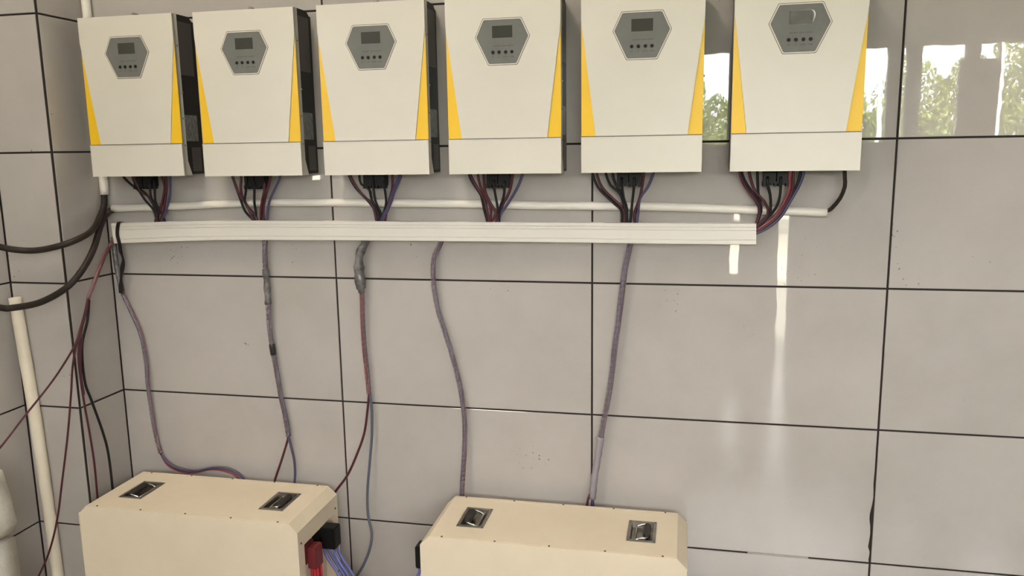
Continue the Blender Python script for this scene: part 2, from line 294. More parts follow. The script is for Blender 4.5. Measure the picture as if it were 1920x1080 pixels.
FAN = {1: [('black', [(-0.6843,-0.05,-0.058499999999999996),(-0.6843,-0.05,-0.0785),(-0.6614,-0.0458,-0.104),(-0.639,-0.0425,-0.1236),(-0.6227,-0.0376,-0.1535),(-0.5992,-0.0322,-0.1862),(-0.5921,-0.031,-0.222),(-0.5921,-0.028,-0.234)]),('black', [(-0.6499,-0.05,-0.060399999999999995),(-0.6499,-0.05,-0.0804),(-0.6416,-0.0448,-0.1109),(-0.6129,-0.0406,-0.1365),(-0.5937,-0.0334,-0.1793),(-0.594,-0.031,-0.222),(-0.594,-0.028,-0.234)]),('black', [(-0.5748,-0.05,-0.091),(-0.5748,-0.05,-0.111),(-0.5838,-0.0409,-0.1534),(-0.5816,-0.0347,-0.1826),(-0.5863,-0.031,-0.222),(-0.5863,-0.028,-0.234)]),('maroon', [(-0.5454,-0.05,-0.0629),(-0.5454,-0.05,-0.0829),(-0.5423,-0.0451,-0.1114),(-0.563,-0.0364,-0.1622),(-0.5818,-0.031,-0.1964),(-0.5902,-0.031,-0.222),(-0.5902,-0.028,-0.234)]),('maroon', [(-0.5323,-0.05,-0.06309999999999999),(-0.5323,-0.05,-0.0831),(-0.5385,-0.0436,-0.1199),(-0.5573,-0.0349,-0.1707),(-0.5786,-0.031,-0.222),(-0.5786,-0.028,-0.234)]),('blue', [(-0.5171,-0.05,-0.0615),(-0.5171,-0.05,-0.0815),(-0.5272,-0.042,-0.1284),(-0.5459,-0.0348,-0.1707),(-0.5728,-0.031,-0.222),(-0.5728,-0.028,-0.234)]),('maroon', [(-0.6443,-0.05,-0.06219999999999999),(-0.6443,-0.05,-0.0822),(-0.6327,-0.043,-0.1228),(-0.6021,-0.0387,-0.1484),(-0.5837,-0.0323,-0.1861),(-0.5979,-0.031,-0.222),(-0.5979,-0.028,-0.234)]),('black', [(-0.5919,-0.05,-0.0909),(-0.5919,-0.05,-0.1109),(-0.5959,-0.042,-0.1483),(-0.5753,-0.0336,-0.1877),(-0.5632,-0.031,-0.2219),(-0.5632,-0.028,-0.2339)])], 2: [('black', [(-0.3014,-0.05,-0.0633),(-0.3014,-0.05,-0.0833),(-0.2919,-0.0418,-0.1294),(-0.2862,-0.0368,-0.1576),(-0.2777,-0.031,-0.1911),(-0.2523,-0.031,-0.2176),(-0.2523,-0.028,-0.2296)]),('maroon', [(-0.2727,-0.05,-0.06509999999999999),(-0.2727,-0.05,-0.0851),(-0.2809,-0.042,-0.1294),(-0.2704,-0.0346,-0.171),(-0.2473,-0.031,-0.1993),(-0.2396,-0.031,-0.2175),(-0.2396,-0.028,-0.2295)]),('black', [(-0.2548,-0.05,-0.0669),(-0.2548,-0.05,-0.0869),(-0.2645,-0.0422,-0.1295),(-0.2733,-0.0371,-0.1576),(-0.2633,-0.0326,-0.1827),(-0.2469,-0.031,-0.2175),(-0.2469,-0.028,-0.2295)]),('black', [(-0.2302,-0.05,-0.0962),(-0.2302,-0.05,-0.1162),(-0.2399,-0.0391,-0.1625),(-0.2414,-0.0313,-0.196),(-0.2451,-0.031,-0.2175),(-0.2451,-0.028,-0.2295)]),('maroon', [(-0.1963,-0.05,-0.09799999999999999),(-0.1963,-0.05,-0.118),(-0.218,-0.0373,-0.1708),(-0.2269,-0.031,-0.2175),(-0.2269,-0.028,-0.2295)]),('maroon', [(-0.1745,-0.05,-0.06749999999999999),(-0.1745,-0.05,-0.0875),(-0.1944,-0.0422,-0.1298),(-0.2138,-0.0332,-0.1793),(-0.216,-0.031,-0.2174),(-0.216,-0.028,-0.22940000000000002)]),('blue', [(-0.1426,-0.05,-0.0662),(-0.1426,-0.05,-0.0862),(-0.1663,-0.0435,-0.1217),(-0.1906,-0.0366,-0.1594),(-0.2069,-0.031,-0.2174),(-0.2069,-0.028,-0.22940000000000002)]),('maroon', [(-0.2998,-0.05,-0.0649),(-0.2998,-0.05,-0.0849),(-0.2879,-0.0405,-0.1377),(-0.2658,-0.0337,-0.176),(-0.2542,-0.031,-0.2176),(-0.2542,-0.028,-0.2296)])], 3: [('black', [(0.0822,-0.05,-0.0648),(0.0822,-0.05,-0.0848),(0.0983,-0.044,-0.1183),(0.1324,-0.0368,-0.1584),(0.1571,-0.031,-0.1955),(0.1612,-0.031,-0.2179),(0.1612,-0.028,-0.22990000000000002)]),('black', [(0.1143,-0.05,-0.06659999999999999),(0.1143,-0.05,-0.0866),(0.1167,-0.0462,-0.1072),(0.1401,-0.0433,-0.1232),(0.1447,-0.0375,-0.1552),(0.1607,-0.031,-0.1923),(0.1646,-0.031,-0.2179),(0.1646,-0.028,-0.22990000000000002)]),('maroon', [(0.0872,-0.05,-0.0664),(0.0872,-0.05,-0.0864),(0.1103,-0.0419,-0.1311),(0.1444,-0.0346,-0.1713),(0.1544,-0.031,-0.2179),(0.1544,-0.028,-0.22990000000000002)]),('black', [(0.1565,-0.05,-0.0983),(0.1565,-0.05,-0.1183),(0.1575,-0.0404,-0.1582),(0.1692,-0.0316,-0.1954),(0.1714,-0.031,-0.2178),(0.1714,-0.028,-0.2298)]),('black', [(0.1916,-0.05,-0.09849999999999999),(0.1916,-0.05,-0.1185),(0.1905,-0.0393,-0.1631),(0.1777,-0.0316,-0.1954),(0.1697,-0.031,-0.2178),(0.1697,-0.028,-0.2298)]),('maroon', [(0.2179,-0.05,-0.0659),(0.2179,-0.05,-0.0859),(0.2121,-0.0431,-0.1236),(0.1934,-0.0345,-0.1713),(0.1815,-0.031,-0.2178),(0.1815,-0.028,-0.2298)]),('blue', [(0.2427,-0.05,-0.06609999999999999),(0.2427,-0.05,-0.0861),(0.22,-0.0426,-0.1268),(0.2023,-0.0354,-0.1665),(0.1748,-0.031,-0.2178),(0.1748,-0.028,-0.2298)]),('blue', [(0.2361,-0.05,-0.06609999999999999),(0.2361,-0.05,-0.0861),(0.215,-0.0426,-0.1268),(0.1973,-0.0354,-0.1665),(0.1697,-0.031,-0.2178),(0.1697,-0.028,-0.2298)])], 4: [('black', [(0.4514,-0.05,-0.0648),(0.4514,-0.05,-0.0848),(0.4595,-0.0465,-0.1048),(0.4822,-0.0396,-0.1435),(0.4878,-0.0333,-0.1794),(0.4976,-0.031,-0.2199),(0.4976,-0.028,-0.23190000000000002)]),('maroon', [(0.4767,-0.05,-0.065),(0.4767,-0.05,-0.085),(0.4812,-0.0451,-0.1126),(0.4947,-0.0388,-0.1482),(0.5086,-0.0333,-0.1794),(0.5056,-0.031,-0.2199),(0.5056,-0.028,-0.23190000000000002)]),('maroon', [(0.4941,-0.05,-0.0652),(0.4941,-0.05,-0.0852),(0.4957,-0.0415,-0.1327),(0.5094,-0.0355,-0.1669),(0.5236,-0.031,-0.195),(0.5104,-0.031,-0.2199),(0.5104,-0.028,-0.23190000000000002)]),('black', [(0.5233,-0.05,-0.0972),(0.5233,-0.05,-0.1172),(0.5271,-0.0421,-0.1512),(0.5318,-0.032,-0.1949),(0.5311,-0.031,-0.2198),(0.5311,-0.028,-0.2318)]),('black', [(0.5546,-0.05,-0.10039999999999999),(0.5546,-0.05,-0.1204),(0.5495,-0.0433,-0.1481),(0.5359,-0.0352,-0.1823),(0.5327,-0.031,-0.2198),(0.5327,-0.028,-0.2318)]),('maroon', [(0.5785,-0.05,-0.0659),(0.5785,-0.05,-0.0859),(0.5666,-0.0415,-0.133),(0.5439,-0.0347,-0.1716),(0.5232,-0.031,-0.2198),(0.5232,-0.028,-0.2318)]),('blue', [(0.6063,-0.05,-0.06609999999999999),(0.6063,-0.05,-0.0861),(0.5906,-0.0437,-0.1209),(0.56,-0.0355,-0.167),(0.5363,-0.031,-0.1981),(0.5311,-0.031,-0.2198),(0.5311,-0.028,-0.2318)]),('maroon', [(0.4561,-0.05,-0.0664),(0.4561,-0.05,-0.0864),(0.4728,-0.0439,-0.1203),(0.4923,-0.0367,-0.1606),(0.5024,-0.031,-0.2199),(0.5024,-0.028,-0.23190000000000002)])], 5: [('black', [(0.8063,-0.05,-0.0619),(0.8063,-0.05,-0.0819),(0.822,-0.043,-0.1222),(0.8588,-0.0366,-0.1598),(0.8854,-0.0319,-0.187),(0.8871,-0.031,-0.22),(0.8871,-0.028,-0.232)]),('maroon', [(0.8182,-0.05,-0.0635),(0.8182,-0.05,-0.0835),(0.8325,-0.0432,-0.1222),(0.8663,-0.0372,-0.1568),(0.8914,-0.0325,-0.184),(0.8931,-0.031,-0.22),(0.8931,-0.028,-0.232)]),('black', [(0.8434,-0.05,-0.06369999999999999),(0.8434,-0.05,-0.0837),(0.8563,-0.0445,-0.1149),(0.8813,-0.0406,-0.1374),(0.8929,-0.0346,-0.1719),(0.899,-0.031,-0.22),(0.899,-0.028,-0.232)]),('black', [(0.8626,-0.05,-0.0654),(0.8626,-0.05,-0.0854),(0.8711,-0.0447,-0.115),(0.8872,-0.0408,-0.1374),(0.8944,-0.0347,-0.1719),(0.9035,-0.031,-0.22),(0.9035,-0.028,-0.232)]),('black', [(0.8877,-0.05,-0.0934),(0.8877,-0.05,-0.1134),(0.8918,-0.042,-0.1492),(0.9005,-0.0353,-0.1793),(0.9005,-0.031,-0.22),(0.9005,-0.028,-0.232)]),('black', [(0.9214,-0.05,-0.0936),(0.9214,-0.05,-0.1136),(0.9153,-0.037,-0.1717),(0.9109,-0.031,-0.2199),(0.9109,-0.028,-0.23190000000000002)]),('maroon', [(0.9472,-0.05,-0.06319999999999999),(0.9472,-0.05,-0.0832),(0.9386,-0.0397,-0.1421),(0.9225,-0.031,-0.1945),(0.9228,-0.031,-0.2199),(0.9228,-0.028,-0.23190000000000002)]),('blue', [(0.9732,-0.05,-0.0634),(0.9732,-0.05,-0.0834),(0.959,-0.0435,-0.12),(0.9372,-0.0379,-0.1525),(0.9314,-0.031,-0.1945),(0.9287,-0.031,-0.2199),(0.9287,-0.028,-0.23190000000000002)])], 6: [('maroon', [(1.2016,-0.05,-0.06409999999999999),(1.2016,-0.05,-0.0841),(1.2154,-0.0446,-0.1171),(1.242,-0.0387,-0.1532),(1.2539,-0.0357,-0.1721),(1.2575,-0.0328,-0.1896),(1.2494,-0.031,-0.2303),(1.2494,-0.028,-0.24230000000000002)]),('black', [(1.2071,-0.05,-0.06409999999999999),(1.2071,-0.05,-0.0841),(1.2224,-0.0444,-0.1171),(1.2474,-0.0389,-0.1504),(1.2581,-0.0352,-0.1721),(1.2617,-0.0323,-0.1896),(1.2492,-0.031,-0.226),(1.2492,-0.028,-0.23800000000000002)]),('maroon', [(1.2264,-0.05,-0.0643),(1.2264,-0.05,-0.0843),(1.2377,-0.0439,-0.1215),(1.2497,-0.0407,-0.1417),(1.2613,-0.0388,-0.1533),(1.2746,-0.0358,-0.1721),(1.28,-0.0318,-0.1969),(1.2494,-0.031,-0.2318),(1.2494,-0.028,-0.24380000000000002)]),('black', [(1.2469,-0.05,-0.0645),(1.2469,-0.05,-0.0845),(1.2499,-0.0445,-0.1173),(1.2526,-0.04,-0.1446),(1.2611,-0.0348,-0.1765),(1.2582,-0.031,-0.2042),(1.2493,-0.031,-0.2289),(1.2493,-0.028,-0.2409)]),('black', [(1.274,-0.05,-0.0944),(1.274,-0.05,-0.1144),(1.2825,-0.044,-0.1445),(1.2854,-0.0386,-0.1719),(1.2827,-0.0334,-0.1982),(1.259,-0.031,-0.2274),(1.2467,-0.031,-0.2347),(1.2467,-0.028,-0.2467)]),('black', [(1.3079,-0.05,-0.09459999999999999),(1.3079,-0.05,-0.1146),(1.3074,-0.0429,-0.1503),(1.2982,-0.037,-0.1806),(1.2816,-0.0325,-0.204),(1.255,-0.031,-0.2318),(1.2468,-0.031,-0.2362),(1.2468,-0.028,-0.2482)]),('red', [(1.3284,-0.05,-0.0653),(1.3284,-0.05,-0.0853),(1.3309,-0.0434,-0.1277),(1.3193,-0.0379,-0.1634),(1.2969,-0.0317,-0.204),(1.2538,-0.031,-0.2376),(1.2441,-0.031,-0.2406),(1.2441,-0.028,-0.2526)]),('maroon', [(1.3378,-0.05,-0.0653),(1.3378,-0.05,-0.0853),(1.339,-0.0436,-0.1277),(1.3262,-0.038,-0.1649),(1.3024,-0.032,-0.2054),(1.2595,-0.031,-0.2405),(1.2443,-0.031,-0.2449),(1.2443,-0.028,-0.2569)]),('blue', [(1.3646,-0.05,-0.06559999999999999),(1.3646,-0.05,-0.0856),(1.3559,-0.0453,-0.1179),(1.3354,-0.0391,-0.1605),(1.3107,-0.0326,-0.2068),(1.2747,-0.031,-0.2375),(1.2445,-0.031,-0.2522),(1.2445,-0.028,-0.2642)]),('black', [(1.3565,-0.05,-0.0655),(1.3565,-0.05,-0.0855),(1.3481,-0.0445,-0.1221),(1.3289,-0.0382,-0.1649),(1.3039,-0.0319,-0.2083),(1.2678,-0.031,-0.239),(1.2444,-0.031,-0.2478),(1.2444,-0.028,-0.2598)])]}
PATH = {'cable_a': [(-0.7858,-0.0165,-0.1028),(-0.788,-0.0165,-0.1389),(-0.7858,-0.024,-0.1713),(-0.7743,-0.06,-0.2029),(-0.7529,-0.12,-0.2365),(-0.7372,-0.19,-0.2557),(-0.7765,-0.235,-0.277),(-0.8685,-0.25,-0.2923),(-0.932,-0.3,-0.2756),(-0.9566,-0.38,-0.2308)], 'cable_b': [(-0.7358,-0.0135,-0.1824),(-0.762,-0.0135,-0.1859),(-0.7764,-0.03,-0.2002),(-0.7619,-0.08,-0.2353),(-0.7352,-0.15,-0.295),(-0.7324,-0.21,-0.3531),(-0.7629,-0.25,-0.4047),(-0.8475,-0.265,-0.4483),(-0.9358,-0.275,-0.4651),(-0.959,-0.3,-0.4608),(-0.9858,-0.38,-0.4189)], 'cable_end': [(1.4625,-0.06,-0.0697),(1.4656,-0.058,-0.0973),(1.4683,-0.05,-0.1225),(1.4605,-0.036,-0.154),(1.4444,-0.02,-0.1804),(1.4333,-0.016,-0.1879),(1.4118,-0.016,-0.1908)], 'pipe': [(-0.7616,-0.0135,-0.1824),(-0.5018,-0.0135,-0.1739),(-0.2492,-0.0135,-0.165),(0.0013,-0.0135,-0.1645),(0.4069,-0.0135,-0.1683),(0.6309,-0.0135,-0.1731),(1.0098,-0.0135,-0.1779),(1.2534,-0.0135,-0.1867),(1.4326,-0.0135,-0.1924)], 'trunk_top': [(-0.7539,-0.04,-0.2287),(-0.4883,-0.04,-0.2209),(-0.2382,-0.04,-0.2179),(0.413,-0.04,-0.2194),(1.0546,-0.04,-0.2208),(1.2497,-0.04,-0.2208)], 'trunk_bot': [(-0.7495,-0.04,-0.2945),(-0.4943,-0.04,-0.2845),(-0.2428,-0.04,-0.279),(0.4114,-0.04,-0.2771),(1.0558,-0.04,-0.2793),(1.2517,-0.04,-0.2789)], 'c1': [(-0.7651,-0.02,-0.2759),(-0.7665,-0.02,-0.3057),(-0.7634,-0.022,-0.3636),(-0.7573,-0.022,-0.4168),(-0.7502,-0.02,-0.4652),(-0.7198,-0.02,-0.5363),(-0.6969,-0.02,-0.6044),(-0.6883,-0.02,-0.6953),(-0.6899,-0.02,-0.7692),(-0.6853,-0.02,-0.8621),(-0.6777,-0.02,-0.9464),(-0.6659,-0.02,-1.0121)], 'c1r': [(-0.6659,-0.02,-1.0121),(-0.6383,-0.024,-1.0506),(-0.5851,-0.03,-1.0673),(-0.5333,-0.032,-1.0665),(-0.4735,-0.03,-1.0517),(-0.4145,-0.03,-1.0549),(-0.3712,-0.03,-1.0761),(-0.3328,-0.03,-1.1352)], 'c1b': [(-0.6659,-0.02,-1.0121),(-0.6288,-0.028,-1.0446),(-0.5776,-0.034,-1.0594),(-0.5214,-0.034,-1.0591),(-0.4617,-0.032,-1.0444),(-0.4027,-0.032,-1.0458),(-0.3559,-0.032,-1.0704),(-0.3132,-0.03,-1.1336)], 'c2': [(-0.2207,-0.022,-0.2632),(-0.2226,-0.022,-0.2883),(-0.228,-0.02,-0.3476),(-0.2275,-0.02,-0.4156),(-0.2276,-0.02,-0.4929),(-0.2277,-0.02,-0.5709),(-0.2203,-0.02,-0.6495),(-0.2109,-0.02,-0.7287),(-0.204,-0.02,-0.7908),(-0.1932,-0.02,-0.8531),(-0.1866,-0.02,-0.9216)], 'c2r': [(-0.1866,-0.02,-0.9216),(-0.1938,-0.02,-0.9439),(-0.2141,-0.025,-1.0019),(-0.2438,-0.03,-1.0815),(-0.2659,-0.03,-1.1486)], 'c2b': [(-0.1866,-0.02,-0.9216),(-0.1811,-0.02,-0.9522),(-0.1717,-0.022,-0.9965),(-0.1693,-0.025,-1.0411),(-0.1713,-0.03,-1.0816),(-0.1791,-0.03,-1.1416)], 'c3top': [(0.1145,-0.022,-0.2609),(0.1106,-0.024,-0.2868),(0.0943,-0.026,-0.3177),(0.0887,-0.026,-0.3589),(0.0901,-0.026,-0.4001),(0.0926,-0.024,-0.4386)], 'c3': [(0.0924,-0.022,-0.4256),(0.0917,-0.02,-0.4594),(0.0901,-0.02,-0.5267),(0.0912,-0.02,-0.6116),(0.0963,-0.02,-0.6887),(0.0998,-0.02,-0.763)], 'c3r': [(0.0998,-0.02,-0.763),(0.0917,-0.02,-0.8195),(0.0772,-0.02,-0.8945),(0.0519,-0.024,-0.9624),(0.0179,-0.03,-1.0345),(-0.0239,-0.034,-1.0905),(-0.0602,-0.034,-1.1393)], 'c3b': [(0.1034,-0.02,-0.7629),(0.1057,-0.02,-0.8275),(0.1019,-0.02,-0.9072),(0.0925,-0.025,-0.9951),(0.0829,-0.03,-1.084),(0.0851,-0.04,-1.1611),(0.0991,-0.05,-1.2191),(0.0913,-0.055,-1.2724),(0.0667,-0.06,-1.3313),(0.0311,-0.07,-1.391),(0.0043,-0.08,-1.4537)], 'c4': [(0.3575,-0.022,-0.2593),(0.35,-0.022,-0.2848),(0.3299,-0.02,-0.3238),(0.3235,-0.02,-0.3642),(0.325,-0.02,-0.4211),(0.3346,-0.02,-0.4864),(0.3514,-0.02,-0.5437),(0.3728,-0.02,-0.6179),(0.3909,-0.02,-0.6926),(0.4027,-0.02,-0.7598),(0.4091,-0.02,-0.8363),(0.4074,-0.022,-0.922),(0.4017,-0.028,-1.0072),(0.3978,-0.032,-1.0674),(0.3961,-0.032,-1.1295)], 'c5': [(0.9106,-0.022,-0.2555),(0.9094,-0.022,-0.2858),(0.8964,-0.02,-0.355),(0.8878,-0.02,-0.4248),(0.8792,-0.02,-0.5033),(0.869,-0.02,-0.5828),(0.8587,-0.02,-0.6796),(0.8466,-0.02,-0.7616),(0.8343,-0.02,-0.8282),(0.8221,-0.022,-0.9115),(0.8099,-0.026,-0.995),(0.8057,-0.03,-1.0532)], 'c5r': [(0.8006,-0.028,-1.0374),(0.7949,-0.034,-1.0471),(0.7902,-0.035,-1.071),(0.787,-0.035,-1.1124)], 'c5b': [(0.8057,-0.03,-1.0532),(0.8075,-0.032,-1.0743),(0.8076,-0.032,-1.1206)], 'strap': [(-0.7177,-0.03,-0.2234),(-0.7212,-0.041,-0.225),(-0.727,-0.0425,-0.2352),(-0.7323,-0.0425,-0.2646),(-0.7277,-0.0425,-0.294),(-0.7314,-0.036,-0.3174),(-0.7297,-0.03,-0.3497),(-0.737,-0.03,-0.3797),(-0.745,-0.03,-0.4153),(-0.7519,-0.03,-0.4599)], 'b_tube': [(-0.7577,-0.03,-0.28),(-0.7688,-0.034,-0.3006),(-0.776,-0.06,-0.3358),(-0.7787,-0.09,-0.3802),(-0.7729,-0.13,-0.4254),(-0.7676,-0.16,-0.4576)], 'bw0': [(-0.7672,-0.16,-0.4542),(-0.7611,-0.19,-0.4991),(-0.7572,-0.225,-0.5505),(-0.7598,-0.25,-0.5901),(-0.8179,-0.28,-0.6854),(-0.8816,-0.34,-0.7879),(-0.9204,-0.4,-0.8661),(-0.9326,-0.47,-0.9137)], 'bw1': [(-0.7652,-0.16,-0.4541),(-0.7577,-0.19,-0.5024),(-0.7582,-0.225,-0.559),(-0.7676,-0.25,-0.6375),(-0.7791,-0.26,-0.737),(-0.8025,-0.265,-0.8658),(-0.8322,-0.27,-0.9974),(-0.869,-0.275,-1.1501),(-0.9087,-0.28,-1.2606),(-0.9511,-0.29,-1.3463),(-0.9984,-0.3,-1.4353)], 'bw2': [(-0.7695,-0.16,-0.4576),(-0.7738,-0.18,-0.5186),(-0.7715,-0.21,-0.5799),(-0.7731,-0.22,-0.6457),(-0.7722,-0.218,-0.767),(-0.7666,-0.215,-0.8763),(-0.7657,-0.21,-0.9814),(-0.7721,-0.205,-1.1017),(-0.7763,-0.205,-1.2217)], 'bw3': [(-0.7637,-0.16,-0.4575),(-0.7645,-0.175,-0.5194),(-0.7683,-0.205,-0.598),(-0.7723,-0.205,-0.7101),(-0.7678,-0.19,-0.7791),(-0.7616,-0.165,-0.8867),(-0.7569,-0.155,-0.9662),(-0.7546,-0.155,-1.0855),(-0.7583,-0.155,-1.2071)], 'bw4': [(-0.762,-0.16,-0.4591),(-0.7718,-0.17,-0.5292),(-0.7668,-0.21,-0.5882),(-0.7696,-0.22,-0.6798),(-0.7682,-0.218,-0.7494)]}

# ------------------------------------------------------------------ the room shell
XC, YC, XL = -0.8, -0.205, -1.0035
FLOOR, CEIL, XR, YF = -1.6, 2.8, 3.9, -4.5
JT, TH, GAP = 0.003, 0.003, 0.0056
def shell(name, bm, m):
    o = obj(name, bm, m); o['kind'] = 'structure'; return o
back = shell('wall_back', B(XL - .1, XR, TH, .16, FLOOR, CEIL), 'grout')
def pierced(holes, u0, u1, place):
    us = sorted({u0, u1} | {h[0] for h in holes} | {h[1] for h in holes}); zs = sorted({FLOOR, CEIL} | {h[2] for h in holes} | {h[3] for h in holes})
    bm = bmesh.new()
    for a, b in zip(us, us[1:]):
        z0 = None
        for c, d in zip(zs, zs[1:]):
            mx, mz = (a + b) / 2, (c + d) / 2
            solid = not any(h[0] < mx < h[1] and h[2] < mz < h[3] for h in holes)
            if solid and z0 is None: z0 = c
            if z0 is not None and (not solid or d == zs[-1]):
                box(bm, *place(a, b), z0, d if solid else c); z0 = None
    return bm
LEFT_HOLES = [(-2.74, -2.27, -.06, .70), (-2.16, -1.94, -.170, -.143), (-2.39, -2.31, -.222, -.135), (-2.46, -2.40, -.43, -.246)]
left = shell('wall_left', B(XL - .12, XL - TH, YC - .8, .16, FLOOR, CEIL), 'grout')
shell('wall_left', pierced(LEFT_HOLES, YF - .1, YC - .8, lambda a, b: (XL - .06, XL, a, b)), 'plaster')
colm = shell('wall_corner', B(XL - TH, XC - TH, YC + TH, TH, FLOOR, CEIL), 'grout')
shell('wall_right', pierced([(-3.2, -2.7, .85, 1.25)], YF - .1, .16, lambda a, b: (XR, XR + .06, a, b)), 'plaster')  # the unseen opening is added to let in light from the side
shell('floor', B(XL - .14, XR + .15, YF - .1, .16, FLOOR - .12, FLOOR), 'floor')
shell('ceiling', B(XL - .14, XR + .15, YF - .1, .16, CEIL, CEIL + .12), 'ceil')

def tile_mesh(w, h, ragged=None):
    """tile in the XZ plane, centred, its glazed face at y=0, thickness JT towards +y, edges eased"""
    bm = bmesh.new(); hw, hh, e = w / 2, h / 2, .0009
    if ragged is None:
        rim = [(-hw, -hh), (hw, -hh), (hw, hh), (-hw, hh)]
    else:
        rim = [(-hw, -hh)] + [(hw + dx, z) for dx, z in ragged] + [(-hw, hh)]
    def ins(p): return (p[0] - math.copysign(e, p[0]), p[1] - math.copysign(e, p[1]) * (1 if abs(abs(p[1]) - hh) < 1e-6 else 0))
    f = [bm.verts.new((a, 0, b)) for a, b in map(ins, rim)]
    s = [bm.verts.new((a, e, b)) for a, b in rim]; k = [bm.verts.new((a, TH + .002, b)) for a, b in rim]
    bm.faces.new(f); n = len(rim)
    for A, Bq in ((f, s), (s, k)):
        for i in range(n): bm.faces.new((A[i], A[(i + 1) % n], Bq[(i + 1) % n], Bq[i]))
    bm.faces.new(k)
    bmesh.ops.recalc_face_normals(bm, faces=bm.faces[:])
    me = bpy.data.meshes.new('tile'); bm.to_mesh(me); bm.free(); me.materials.append(M['tile']); return me
def lay(me, parent, x, y, z, rz=0):
    o = link('tile', me, parent); o.location = (x, y, z)
    o.rotation_euler = (rnd.uniform(-.0012, .0012), 0, rz + rnd.uniform(-.0009, .0009)); return o
T_full = tile_mesh(.8 - GAP, .4 - GAP)
hh = (.4 - GAP) / 2
rag = [(0, -hh), (-.001, -.19), (.0005, -.172), (.0005, -.165), (-.0045, -.150), (-.003, -.135), (-.001, -.110), (-.002, -.088), (-.0055, -.066), (-.0055, -.05),
       (-.001, -.022), (.0012, 0), (.0005, .02), (-.001, .04), (0, .08), (0, hh)]
T_rag = tile_mesh(.8 - GAP, .4 - GAP, rag)
for r in range(11):
    for c in range(6):
        x = XC + .8 * c + .4
        if x + .4 > XR + .01: continue
        z = FLOOR + .4 * r + .2
        lay(T_rag if (c == 2 and r == 1) else T_full, back, x, rnd.uniform(-.0002, .0002), z)
T_end = tile_mesh(XR - (XC + 4.0 + .8 - .8) - GAP - .0, .4 - GAP) if XR - (XC + 4.0) > .05 else None
if T_end:
    for r in range(11): lay(T_end, back, (XC + 4.0 + XR) / 2, 0, FLOOR + .4 * r + .2)
T_left = tile_mesh(.8 - GAP, .4 - GAP); T_left.materials[0] = M['tile_satin']
T_side = tile_mesh(-YC - GAP - .0035, .4 - GAP); T_front = tile_mesh(XC - XL - GAP - .0035, .4 - GAP)
for r in range(11):
    z = FLOOR + .4 * r + .2
    lay(T_side, colm, XC, YC / 2 + .00175, z, math.pi / 2)
    lay(T_front, colm, (XC + XL) / 2 - .00175, YC, z)
    lay(T_left, left, XL, YC - .4, z, math.pi / 2)
obj('corner_joint', B(XC - .0058, XC - .0012, YC + .0012, YC + .0058, FLOOR, CEIL), 'grout', colm)
# pale grout smeared over part of one low joint
p = obj('grout_patch', B(1.262, 1.432, -.0004, .003, -1.2026, -1.1974), 'patch', back); p['label'] = 'pale grout filling part of the joint'

# the far side of the room: a wall pierced by a window band, door gaps and an unseen high clerestory added for light
holes = [(.95, 2.554, .01, .705), (2.654, 2.692, .05, .725), (2.795, 3.06, .06, .725), (3.06, 3.10, .61, .725), (3.20, 3.33, .61, .725),
         (3.335, 3.75, .05, .73), (1.43, 1.497, -1.05, -.50), (1.805, 1.885, -1.6, -.15), (-.95, .75, 1.70, 1.93)]
bm = pierced(holes, XL, XR, lambda a, b: (a, b, YF - .06, YF))
shell('wall_front', bm, 'plaster')
g = obj('ground', B(-40, 40, -60, YF - .1, -1.75, -1.7), 'ground'); g['kind'] = 'structure'

# unseen glowing ceiling panel, added to brighten the box tops and the column
t = tag(empty('ceiling_fill', (-.4, -1.5, CEIL)), 'unseen fill light panel added under the ceiling above the battery boxes', 'light')
bm = B(-.33, .33, -.62, .62, -.05, -.002); obj('housing', bm, 'pvc', t, bevel=.004)
obj('diffuser', B(-.30, .30, -.59, .59, -.056, -.049), 'fill_glow', t)

# ------------------------------------------------------------------ outdoors, seen mirrored in the glaze
def tree(x, y, top, rad, seed):
    rr = random.Random(seed)
    t = tag(empty('tree', (x, y, -1.7)), 'leafy green tree outdoors, mirrored in the glossy tiles at right', 'tree', 'trees mirrored in the wall tiles')
    h = top + 1.7
    obj('trunk', cyl(bmesh.new(), (0, 0, 0), (0, 0, 1), .09, h * .7, 10, .04), 'bark', t)
    bm = bmesh.new()
    for i in range(6500):
        u = Vector((rr.gauss(0, 1), rr.gauss(0, 1), rr.gauss(0, 1))).normalized() * rr.uniform(.2, 1) ** .5
        lob = 1 + .18 * math.sin(u.x * 7 + seed) + .15 * math.sin(u.z * 6 + seed * 2)
        c = Vector((u.x * rad * lob, u.y * rad * .7, h * .56 + u.z * h * .44 * lob))
        s = rr.uniform(.03, .065); q = Euler((rr.uniform(0, 6), rr.uniform(0, 6), rr.uniform(0, 6))).to_matrix()
        vs = [bm.verts.new(c + q @ Vector(v) * s) for v in ((-1, 0, 0), (0, -.45, .12), (1, 0, 0), (0, .45, .12))]
        bm.faces.new(vs)
    f = obj('foliage', bm, 'leaf', t); f['kind'] = 'stuff'
for a in ((-.4, -13.4, 1.0, .62, 9), (1.15, -13.4, 1.02, .62, 1), (2.65, -13.4, 1.1, .58, 2), (4.1, -13.4, 1.02, .66, 3), (5.45, -13.4, 1.35, .58, 5), (6.85, -13.4, 2.3, .66, 6), (8.4, -13.4, 2.3, .70, 8), (.4, -15.4, 1.15, .58, 11), (2.0, -15.4, 1.2, .58, 12), (3.6, -15.4, 1.2, .58, 13), (5.2, -15.4, 1.4, .58, 14), (6.7, -15.4, 1.7, .58, 15), (8.2, -15.4, 2.5, .58, 16)):
    tree(*a)
